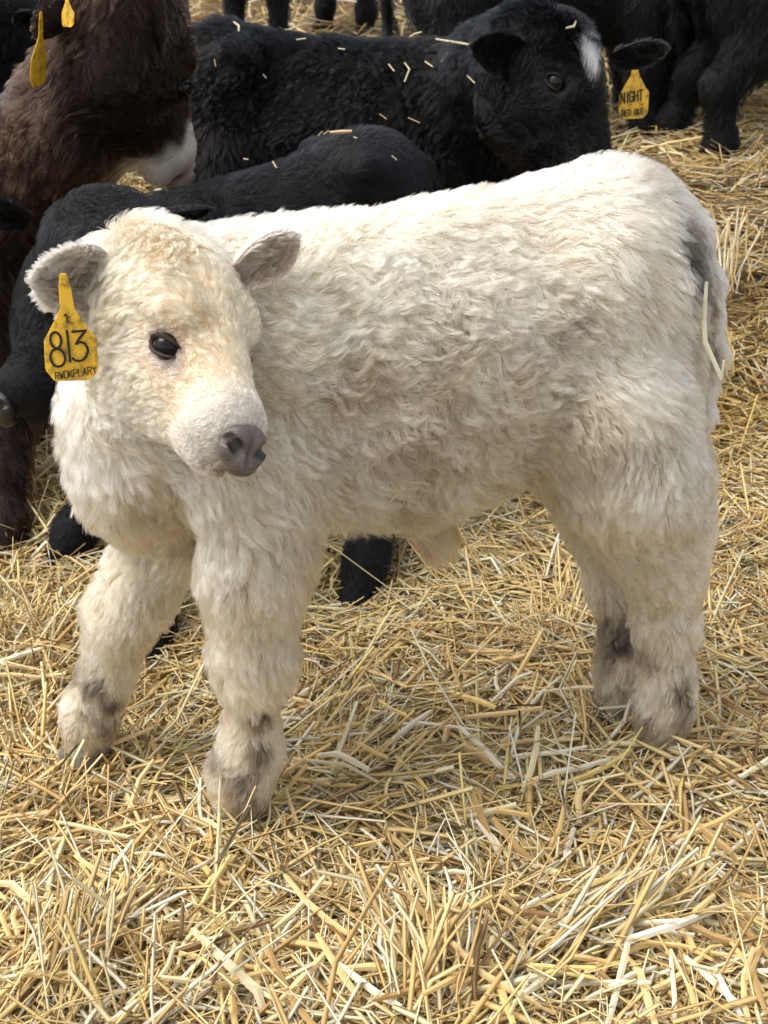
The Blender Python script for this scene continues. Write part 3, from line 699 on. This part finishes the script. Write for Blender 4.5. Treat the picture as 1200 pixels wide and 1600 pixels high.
# ear tag 813
k_ = .000117
tc_ = W(104, 482, 1.455); tx_, ty_, tn_ = unit(A(1, .10, 0)), unit(A(.0, .12, 1)), None
tn_ = unit(np.cross(tx_, ty_)); ty_ = np.cross(tn_, tx_); tn_ = tn_ if tn_[1] < 0 else -tn_
def tplace(x, y, lift):
    b = .004 * (x / 270.0) ** 2
    return tc_ + tx_ * (x * k_) + ty_ * (y * k_) + tn_ * (lift - b)
tagp = tag_panel(eR, 'ear_tag', TAG_OUT, tplace, .0016)
g = lambda x, y: (x - 440, 770 - y)
big = [[g(*p) for p in arc(303, 1088, 55, 82, -90, 270, 20)], [g(*p) for p in arc(306, 1268, 75, 92, -90, 270, 20)], [g(425, 995), g(428, 1312)],
       [g(475, 1006), g(608, 1000), g(540, 1075), g(502, 1132), g(545, 1112), g(588, 1130), g(610, 1175), g(612, 1215), g(590, 1265), g(555, 1300), g(515, 1308), g(478, 1298), g(455, 1278)]]
v, f = stroke_mesh(big, 25, tplace, .0005); mesh_obj('lettering', v, f, M_INK, tagp, smooth_=False)
sm = text_strokes('RWDKPLARY', g(262, 1492)[0], g(262, 1492)[1], 74, 36, slope=.12, gap=.32)
em = [[g(405, 850), g(425, 822), g(445, 850)], [g(425, 825), g(440, 905)], [g(470, 850), g(430, 880), g(462, 910)]]
v, f = stroke_mesh(em, 10, tplace, .0005); mesh_obj('emblem', v, f, M_INK, tagp, smooth_=False)
v, f = stroke_mesh(sm, 10, tplace, .0005); mesh_obj('lettering', v, f, M_INK, tagp, smooth_=False)
# tail: hangs down behind the near thigh
tp = [T(-.37, .0, .875), T(-.422, .01, .845), T(-.455, .02, .77), T(-.470, .03, .66), T(-.460, .04, .57), T(-.440, .04, .50)]
TP = [rc(tp[i], tp[i + 1], r0, r1, L=l) for i, (r0, r1, l) in enumerate([(.034, .028, .020), (.028, .022, .021), (.022, .018, .022), (.018, .014, .026), (.014, .008, .036)])]
VT, FT = surface_nets(TP, .006, .02); NT = vnormals(VT, FT); fl, LL, cu_, tg = blend_attrs(TP, VT)
CT = np.tile(np.array([[.58, .50, .38]]), (len(VT), 1)); w_ = smooth(.05, .4, noise(VT * A(1, 1, .5), 40, 70)) * smooth(.9, .8, VT[:, 2]); CT = CT + (A(.22, .19, .16) - CT) * w_[:, None] * .7
for sx, sy, sr in ((1094, 400, .016), (1098, 440, .018), (1099, 480, .018), (1100, 520, .018), (1102, 555, .016), (1085, 310, .016)): CT = stain_or_shade(CT, VT, on_skin(VT, NT, sx, sy, 0), sr, MUD, .8)
tail = mesh_obj('tail', VT, FT, M_SKIN, calf, CT * .8)
fur('fur', tail, VT, FT, NT, fl, LL, cu_ + .1, CT, 26000, K=7, radius=.0003, clump=(150, 1200), amt=(.3, .6), seed=14, lift=(60, 25))
# ------------------------------------------------------------------ the other cattle
def gz(p): return float(ground_z(np.array([p[0]]), np.array([p[1]]))[0])
def std_leg(T, front, side, foot=None, du=0.0, thick=1.0):
    """joints from shoulder or hip to hoof; foot is a place on the ground if given"""
    sc = T.sc
    if front: top, mid, kn = T(.24, side * .10, .58), T(.26, side * .115, .44), T(.27 + du * .5, side * .115, .27)
    else: top, mid, kn = T(-.27, side * .10, .60), T(-.26, side * .11, .48), T(-.37 + du * .5, side * .11, .37)
    ft = T((.28 if front else -.33) + du, side * .115, 0) if foot is None else np.asarray(foot, float)
    ft = A(ft[0], ft[1], gz(ft) + .035) if foot is None else ft
    lo = ft + (kn - ft) * .30; lo2 = ft + (kn - ft) * .20
    pts = [top, mid, kn, lo, lo2, ft]
    rad = [.095, .066, .048, .034, .040, .037] if front else [.11, .085, .050, .036, .042, .037]
    return pts, [q * sc * thick for q in rad]
def bovine(name, label, T, H, colfn, n, feet=None, group=None, L=.026, res=.011, seed=1, radius=.0004, eyes=True, nose_col=(.012, .011, .011), curl=.2, clumps=(600, 5000),
           lid=(.012, .010, .010), hoof_r=.04, neck_r=(.135, .085), turn=(.5, .4), tail_=True, amt=(.3, .7), lift=(58, 16), fore=.024, K=5, drop=0.0, eye_size=.95, neck_off=(0, 0, 0)):
    sc = T.sc; root = thing(name, label, 'calf' if 'calf' in label else 'cow', tuple(T.o), group); Mt = T.M()
    def tf(V):
        q = ((V - T.o) @ Mt) / sc
        f = -T.f[None] * (0.9 - .5 * smooth(.60, .45, q[:, 2]))[:, None] + A(0, 0, -1)[None] * (.2 + .9 * smooth(.85, .55, q[:, 2]) + .8 * smooth(-.2, -.38, q[:, 0]))[:, None]
        return unit(f)
    S = lambda c, r, **k: el(T(*c), A(*r) * sc, Mt, tf, L, curl=curl, **k)
    P = [S((.10, 0, .670 - drop * .5), (.33, .155, .205)), S((.26, 0, .685 - drop), (.19, .145, .200)), S((-.10, 0, .655), (.28, .155, .190)), S((-.285, 0, .765), (.155, .140, .150)),
         rc(T(.28, 0, .795 - drop), T(-.29, 0, .855), .062 * sc, .060 * sc, tf, L), S((-.335, 0, .845), (.085, .075, .065)),
         S((-.24, .105, .865), (.05, .035, .030)), S((-.24, -.105, .865), (.05, .035, .030)),
         S((-.30, .070, .660), (.125, .080, .20)), S((-.30, -.070, .660), (.125, .080, .20)), S((.39, 0, .570), (.10, .11, .150))]
    feet = feet or {}; ft = []
    for fr in (True, False):
        for sd_ in (1, -1):
            pts, rad = std_leg(T, fr, sd_, feet.get((fr, sd_)))
            P += leg(pts, rad, [L, L, L * .8, L * .6, L * .5], curl=.1); ft.append(pts[-1])
    if H is not None:
        mid = (T(.34, 0, .74) + H(0, 0, -.06)) * .5 + A(0, 0, .02) + A(*neck_off)
        nf_ = unit(-T.f * .6 + A(0, 0, -.8))
        P += [rc(T(.31, 0, .72 - drop), mid, neck_r[0] * sc, (neck_r[0] + neck_r[1]) * .5 * sc, nf_, L * 1.1, curl=curl), rc(mid, H(.01, 0, -.05), (neck_r[0] + neck_r[1]) * .5 * sc, neck_r[1] * H.s, nf_, L * 1.1, curl=curl)]
        P += head_prims(H, .016, fore, .018)
    V, F = surface_nets(P, res, .05); N = vnormals(V, F); fl, LL, cu_, tg = blend_attrs(P, V)
    c = colfn(V, tg, T, H)
    d = facing_density(V, N, .3); d[V[:, 2] < ground_z(V[:, 0], V[:, 1]) - .03] = 0
    if H is not None:
        d *= smooth(.030, .045, np.linalg.norm(H.local(V) - A(.352, 0, -.05), axis=1)) * (1 + .5 * tg['head'])
        for s_ in (1, -1):
            d *= smooth(.019, .026, np.linalg.norm((H.local(V) - A(H.eye[0] + .002, s_ * H.eye[1], H.eye[2])) * A(.8, .6, 1.05), axis=1))
    b = mesh_obj('body', V, F, M_SKIN, root, c * .8)
    fur('fur', b, V, F, N, fl, LL, cu_, c, n, K=K, radius=radius, dens=d, clump=clumps, amt=amt, turn=turn, seed=seed, mat_=M_DARKFUR, lift=lift)
    if H is not None and eyes:
        add_nose(H, root, nose_col, .004); add_eye(H, -1, root, lid, size=eye_size); add_eye(H, 1, root, lid, size=eye_size)
    for p in ft: hoof(root, p + A(0, 0, -.055), T.f, hoof_r * sc, (.02, .018, .016))
    if tail_:
        tp = [T(-.38, .0, .87), T(-.435, .01, .83), T(-.470, .02, .74), T(-.475, .03, .60), T(-.46, .04, .48)]
        TP = [rc(tp[i], tp[i + 1], r0 * sc, r1 * sc, L=l) for i, (r0, r1, l) in enumerate([(.030, .024, .02), (.024, .018, .02), (.018, .015, .03), (.015, .009, .06)])]
        VT, FT = surface_nets(TP, .008, .02); NT = vnormals(VT, FT); fl, LL, cu_, tg = blend_attrs(TP, VT); CT = np.tile(c[:1] * 0 + np.median(c, 0), (len(VT), 1))
        t = mesh_obj('tail', VT, FT, M_SKIN, root, CT * .8); fur('fur', t, VT, FT, NT, fl, LL, cu_, CT, 2500, K=5, radius=.0006, clump=(60, 300), seed=seed + 1, mat_=M_DARKFUR)
    return root, b, V, N
def black(V, k=.013, red=0.0):
    k = k * .36; c = np.tile(np.array([[k * .92, k, k * 1.12]]), (len(V), 1)); w = smooth(.1, .6, noise(V, 5, 81)) * red
    return c + (A(.014, .009, .007) - c) * w[:, None]
def dark_ear(root, base, tip, opn, L, Wd, col, n=3500, seed=31, cup=.8, wp=None, Lh=.012):
    return ear(root, base, tip - base, opn, L, Wd, cup, [q * 1.3 for q in col], col, n, Lh=Lh, seed=seed, m=M_DARKFUR, wp=wp)
BK = (.0055, .0055, .006)
# black calf close behind the white one, head low
T1 = Frame(-.29, 2.56, -.035, 209, .96)
_p1 = W(176, 392, 2.18); H1 = Head(_p1, W(26, 556, 2.08) - _p1, .93, R(18))
c1, b1, V1, N1 = bovine('calf', 'black calf with its head held low, close behind the white calf', T1, H1, lambda V, tg, T, H: black(V, .013), 75000, group=None,
    feet={(True, 1): A(-.445, 2.07, gz((-.445, 2.07)) + .02), (True, -1): A(-.685, 2.41, gz((-.685, 2.41)) + .03), (False, 1): A(-.065, 2.25, gz((-.065, 2.25)) + .02)},
    nose_col=(.010, .0095, .010), L=.016, seed=41, radius=.00036, curl=.05, lift=(48, 12), turn=(.35, .3), fore=.014, drop=.075, clumps=(600, 9000), amt=(.2, .5))
dark_ear(c1, W(48, 345, 2.17), W(-20, 318, 2.14), A(-.2, -1, -.2), .12, .08, BK)
dark_ear(c1, W(225, 340, 2.24), W(322, 328, 2.27), A(.0, -.7, -.9), .125, .07, BK, seed=33)
# brown calf with a white muzzle
T2 = Frame(-1.15, 2.78, -.075, 12, 1.04)
_p2 = W(205, -22, 2.70); H2 = Head(_p2, W(300, 258, 2.84) - _p2, 1.12, R(0))
def brown(V, tg, T, H):
    h = H.local(V); c = np.tile(np.array([[.023, .0128, .0085]]), (len(V), 1))
    c = c + (A(.038, .0185, .0105) - c) * smooth(-.1, .5, noise(V, 4, 83))[:, None]
    c = c + (A(.012, .008, .0065) - c) * (smooth(.0, .5, noise(V, 6, 84)) * .6)[:, None]
    c = c + (A(.05, .045, .042) - c) * (smooth(.86, .92, V[:, 2]) * smooth(-.70, -.78, V[:, 0]) * .5)[:, None]
    c = c + (A(.012, .009, .008) - c) * (tg['head'] * smooth(.02, .05, h[:, 2]) * .8)[:, None]
    w = tg['head'] * smooth(.250, .278, h[:, 0] + .02 * noise(V, 25, 85) - .5 * np.maximum(h[:, 2] + .03, 0) + .15 * np.maximum(-h[:, 2] - .08, 0))
    c = c + (A(.62, .54, .46) - c) * w[:, None]
    lgw = tg.get('leg', 0) * smooth(.45, .2, V[:, 2]); return c + (A(.020, .012, .009) - c) * (lgw * .8)[:, None]
c2, b2, V2, N2 = bovine('calf', 'brown calf with a white muzzle and tagged ears turning its head away', T2, H2, brown, 70000,
    feet={(True, -1): A(-.82, 2.44, gz((-.82, 2.44)) + .03)}, L=.040, seed=51, radius=.0004, curl=.55, nose_col=(.30, .22, .19), clumps=(350, 3500), amt=(.35, .72), turn=(.55, .5), K=7, neck_r=(.145, .085), neck_off=(.05, 0, -.03))
BR = (.020, .012, .009)
e1, _ = dark_ear(c2, W(122, -8, 2.60), W(66, 46, 2.57), A(-.3, .8, .3), .12, .10, BR, seed=35)
e2, _ = dark_ear(c2, W(226, -34, 2.60), W(246, 48, 2.60), A(.8, .5, .0), .13, .085, BR, seed=36)
# black calf with a white star
T3 = Frame(-.10, 3.42, .045, -8, 1.02)
_p3 = W(855, 54, 3.06); H3 = Head(_p3, W(950, 246, 2.90) - _p3, 1.20, R(-30), eye=(.118, .078, -.008))
def star(V, tg, T, H):
    h = H.local(V); c = black(V, .012, .25)
    st = np.hypot((h[:, 0] - .085) / 1.9, h[:, 1] + .016 + .18 * (h[:, 0] - .085)) + .014 * noise(V * A(1, 1, .45), 95, 86)
    w = tg['head'] * smooth(.024, .016, st) * (h[:, 2] > .0)
    return c + (A(.72, .72, .70) - c) * w[:, None]
c3, b3, V3, N3 = bovine('calf', 'shaggy black calf with a white star on its forehead and a yellow ear tag', T3, H3, star, 95000, L=.034, seed=61, radius=.00045, curl=.35,
    clumps=(500, 7000), amt=(.25, .6), fore=.045, K=6)
s1, _ = dark_ear(c3, W(818, 92, 2.98), W(744, 72, 2.94), A(.1, -1, -.05), .135, .125, BK, seed=37, Lh=.02)
s2, _ = dark_ear(c3, W(958, 92, 3.10), W(1044, 74, 3.12), A(-.1, -1, -.25), .135, .085, BK, seed=38, Lh=.018)
# cattle standing farther back
def back_cow(label, x, y, dz, fwd, sc, seed, Hd=None, n=30000, feet=None):
    T_ = Frame(x, y, gz((x, y)) + dz, fwd, sc); m = A(0, 0, 1)
    poll = T_(.52, 0, .80) if Hd is None else Hd; H_ = Head(poll, T_.f * .6 + A(0, 0, -.8), sc * .95)
    r_ = bovine('cow', label, T_, H_, lambda V, tg, T, H: black(V, .012, .2), n, feet=feet, L=.03, res=.016, seed=seed, radius=.0007, clumps=(300, 2500), K=5)
    for s_ in (1, -1):
        dark_ear(r_[0], H_(.01, s_ * .08, .0), H_(-.02, s_ * .24, -.01), H_.x, .13 * sc, .09, BK, n=900, seed=seed + 3 + s_)
    return r_
b4 = back_cow('black cow standing knee deep in the straw bank, its hind legs in view', 1.53, 4.55, -.25, 6, 1.20, 71, feet={(False, -1): A(1.13, 4.38, gz((1.13, 4.38))), (False, 1): A(1.0, 4.66, gz((1.0, 4.66)))})
b5 = back_cow('black cow standing right behind the back of the starred calf', .60, 4.85, -.14, 2, 1.25, 75)
b6 = back_cow('black cow with muddy pale legs, farthest back in the herd', -.42, 6.7, -.03, 235, 1.15, 79)
b7 = back_cow('black cow standing behind the neck of the brown calf', -1.62, 3.95, -.06, 8, 1.12, 83)
# ------------------------------------------------------------------ tags on the other cattle
def small_tag(parent, px, py, Y, k, right, up, text=None, name='ear_tag', out=TAG_OUT):
    c = W(px, py, Y); r_ = unit(right); u_ = unit(up); n_ = unit(np.cross(r_, u_)); u_ = np.cross(n_, r_)
    if n_[1] > 0: n_ = -n_
    pl = lambda x, y, l: c + r_ * (x * k) + u_ * (y * k) + n_ * (l - .003 * (x / 270) ** 2)
    t = tag_panel(parent, name, out, pl, .0016)
    if text:
        for tx, x, y, h, wl, sl, wd in text:
            v, f = stroke_mesh(text_strokes(tx, x, y, h, wl, slope=sl), wd, pl, .0006); mesh_obj('lettering', v, f, M_INK, t, smooth_=False)
    return t
TAG_SHORT = [(x, min(y, 70)) for x, y in TAG_OUT if y < 300]
small_tag(s2, 992, 116, 3.09, .000132, A(1, .1, .04), A(-.06, .1, 1), [('NIGHT', -238, -470, 170, 62, .10, 26), ('RED OUT', -215, -690, 95, 42, .06, 17)], out=TAG_SHORT)
small_tag(e1, 64, 56, 2.555, .000125, A(.22, .97, .05), A(.18, 0, 1))
small_tag(e1, 104, 2, 2.56, .00006, A(.8, -.5, .0), A(.1, .1, 1))
# ------------------------------------------------------------------ loose straw pieces that can be told apart
def stalk(pts, w, col, parent=None, name='straw'):
    pts = [np.asarray(p, float) for p in pts]; V, F = [], []
    for i, p in enumerate(pts):
        d = unit(pts[min(i + 1, len(pts) - 1)] - pts[max(i - 1, 0)]); sd = np.cross(d, unit(A(0, 0, CAM_H) - p)); sd = unit(sd); nr = np.cross(sd, d)
        ww = w * .5 * (.7 if i in (0, len(pts) - 1) else 1)
        V += [p - sd * ww, p + sd * ww, p + nr * ww * .7]
    for i in range(len(pts) - 1):
        for a in range(3): b = (a + 1) % 3; F.append([i * 3 + a, i * 3 + b, i * 3 + 3 + b, i * 3 + 3 + a])
    V = np.array(V); return mesh_obj(name, V, F, M_STRAW, parent, np.broadcast_to(np.array(col), V.shape), smooth_=False)
def on_ground(px, py, lift=.045):
    ys = np.arange(1.0, 9, .004); P = np.array([W(px, py, y) for y in ys]); g_ = P[:, 2] - ground_z(P[:, 0], P[:, 1]) - lift
    i = np.argmax(g_ < 0); return P[i]
def caught(V, N, px_pts, w, col, label, group=None, off=.014):
    yy = [on_skin(V, N, x, y, off)[1] for x, y in px_pts]; ys = np.interp(np.arange(len(yy)), [0, len(yy) - 1], [yy[0], yy[-1]]); ys = ys - max(0, (ys - np.array(yy)).max()) - off * .5
    pts = [W(x, y, q) for (x, y), q in zip(px_pts, ys)]
    o = stalk(pts, w * .78, col, None, 'straw_piece'); o['label'] = label; o['category'] = 'straw'
    if group: o['group'] = group
    return o
PALE, TAN, GOLD = (.66, .58, .38), (.62, .45, .24), (.66, .50, .22)
caught(VB, NB, [(1104, 440), (1100, 500), (1102, 535), (1128, 592), (1132, 562)], .0085, (.86, .80, .60), 'long pale kinked straw stuck upright in the fur beside the white tail', off=.03)
caught(VB, NB, [(611, 752), (617, 766), (626, 784)], .0035, PALE, 'longer straw of the small cross caught in the belly fur of the white calf', off=.03)
caught(VB, NB, [(610, 784), (619, 774), (627, 772)], .003, PALE, 'shorter straw of the small cross caught in the belly fur of the white calf', off=.03)
for pp, w, lb_ in (
    ([(365, 34), (373, 40), (373, 49)], 0.007, 'bent straw bit on the rump of the starred calf, nearest the brown head'),
    ([(463, 62), (478, 60)], 0.006, 'flat straw bit on the back of the starred calf, below the far muddy legs'),
    ([(528, 76), (539, 77)], 0.007, 'stubby pale straw bit in the middle of the back of the starred calf'),
    ([(607, 100), (616, 111)], 0.006, 'slanting straw bit left of the forked one on the starred calf'),
    ([(632, 98), (640, 108), (632, 128)], 0.006, 'forked looking bent straw bit behind the ear of the starred calf'),
    ([(640, 58), (648, 53), (659, 50)], 0.006, 'thin straw bit on the top line left of the longest straw of the starred calf'),
    ([(664, 96), (676, 104)], 0.006, 'straw bit on the starred calf just under its longest straw'),
    ([(445, 46), (456, 46)], 0.004, 'very thin straw bit on the top line, left of the flat one, starred calf'),
    ([(638, 184), (656, 192)], 0.005, 'lowest straw bit on the side of the starred calf, under the forked one'),
    ([(411, 116), (416, 122)], 0.006, 'tiny straw fleck on the dark flank of the starred calf'),
    ([(335, 92), (337, 104)], 0.005, 'upright straw bit on the hip of the starred calf, beside the brown head'),
    ([(690, 96), (700, 82)], 0.006, 'rising straw bit on the starred calf, under the middle of its longest straw'),
    ([(593, 178), (604, 186)], 0.004, 'brown straw bit low on the flank of the starred calf, above the sleek rump'),
    ([(730, 118), (742, 130)], 0.005, 'straw bit just beside the ear base of the starred calf')):
    caught(V3, N3, pp, w, PALE if w > .005 else TAN, lb_, 'straw bits on the back of the starred calf', off=.018)
caught(V3, N3, [(681, 61), (710, 66), (742, 71)], .007, PALE, 'longest straw lying across the shoulder of the starred black calf', off=.028)
caught(V3, N3, [(884, 44), (897, 41), (900, 33)], .007, PALE, 'bent straw caught in the topknot of the starred black calf', off=.035)
caught(V1, N1, [(515, 207), (532, 206), (550, 205)], .010, (.58, .40, .22), 'flat brown chip of straw on the rump of the sleek black calf', off=.010)
for pp, lb_ in (
    ([(497, 212), (504, 205)], 'tiny slanting straw left of the brown chip on the sleek black calf'),
    ([(506, 210), (514, 204)], 'tiny straw touching the brown chip on the sleek black calf'),
    ([(552, 214), (558, 216)], 'tiny straw right of the brown chip on the sleek black calf'),
    ([(380, 248), (388, 249)], 'lone straw fleck on the ridge of the sleek black calf, toward its neck'),
    ([(612, 243), (620, 250)], 'tiny straw at the tail end of the sleek black calf'),
    ([(426, 252), (432, 262)], 'tiny tilted straw on the middle of the back of the sleek black calf')):
    caught(V1, N1, pp, .005, PALE, lb_, 'straw bits on the sleek black calf', off=.012)
# the stalks of the bedding that show largest, each by itself
def part_straw(px_pts, w, col, label=None, lift=(.05,)):
    pts = [on_ground(x, y, lift[min(i, len(lift) - 1)]) for i, (x, y) in enumerate(px_pts)]
    o = stalk(pts, w, col, ground, 'straw')
    if label: o['label'] = label
part_straw([(948, 1492), (990, 1466), (1060, 1444), (1136, 1414)], .0105, (.88, .83, .68), 'long bleached straw arching over the others', (.05, .075, .08, .06))
part_straw([(836, 1082), (905, 1074), (985, 1076), (1004, 1092)], .0075, (.82, .70, .45), 'straw bent across the hind feet of the white calf', (.06, .075, .085, .05))
part_straw([(1034, 1062), (1060, 1092), (1090, 1128)], .006, PALE, None, (.14, .10, .05))
part_straw([(1122, 1522), (1140, 1560), (1162, 1592)], .0085, (.82, .80, .70), None, (.07, .06, .05))
part_straw([(765, 1408), (830, 1404), (893, 1390)], .009, (.30, .20, .10), 'dark brown stalk end', (.06, .07, .075))
part_straw([(0, 1308), (90, 1312), (180, 1316)], .008, PALE, None, (.05, .06, .05))
part_straw([(300, 1452), (350, 1500), (402, 1548), (412, 1580)], .0125, (.80, .70, .46), 'broad flat straw lying slantwise', (.06, .07, .06, .04))
part_straw([(345, 1500), (330, 1545), (265, 1600)], .006, (.34, .22, .10), None, (.10, .06, .03))
part_straw([(286, 1410), (284, 1450), (280, 1480)], .006, (.32, .20, .10), None, (.12, .08, .03))
part_straw([(262, 1378), (322, 1348), (395, 1296)], .006, PALE, None, (.05, .075, .06))
part_straw([(345, 1205), (342, 1282), (348, 1360)], .006, PALE, None, (.16, .09, .03))
part_straw([(40, 1080), (80, 1160), (105, 1210), (95, 1296)], .005, PALE, None, (.07, .07, .06, .04))
part_straw([(450, 1200), (455, 1185), (540, 1195), (590, 1222)], .006, PALE, None, (.04, .06, .07, .05))
rs = np.random.default_rng(91)
for k in range(285):
    while True:
        px, py = rs.uniform(-10, 1210), 1600 - 560 * rs.random() ** 1.35
        if not (60 < px < 470 and py < 1215 or 940 < px < 1110 and py < 1140): break
    p = on_ground(px, py, .0); L_, a_, ti_ = rs.uniform(.06, .17), rs.uniform(0, math.pi), rs.normal(.0, .22)
    u = A(math.cos(a_) * math.cos(ti_), math.sin(a_) * math.cos(ti_), math.sin(ti_)); sdv = A(-u[1], u[0], 0)
    n_ = 4; b_ = rs.normal(0, .16); kk = rs.random() < .25; pts = []
    for i in range(n_):
        t = i / (n_ - 1) - .5; q = p + u * (L_ * t) + sdv * (b_ * L_ * (t * t - .1)) + (sdv * rs.normal(0, .12) * L_ if kk and i == n_ - 1 else 0)
        q[2] = ground_z(np.array([q[0]]), np.array([q[1]]))[0] + .045 + ti_ * L_ * t + abs(ti_) * L_ * .4 + rs.uniform(0, .008); pts.append(q)
    stalk(pts, rs.uniform(.005, .0105), STRAW_COLS[rs.choice(len(STRAW_COLS), p=STRAW_P)] * rs.uniform(.92, 1.08), ground, 'straw')
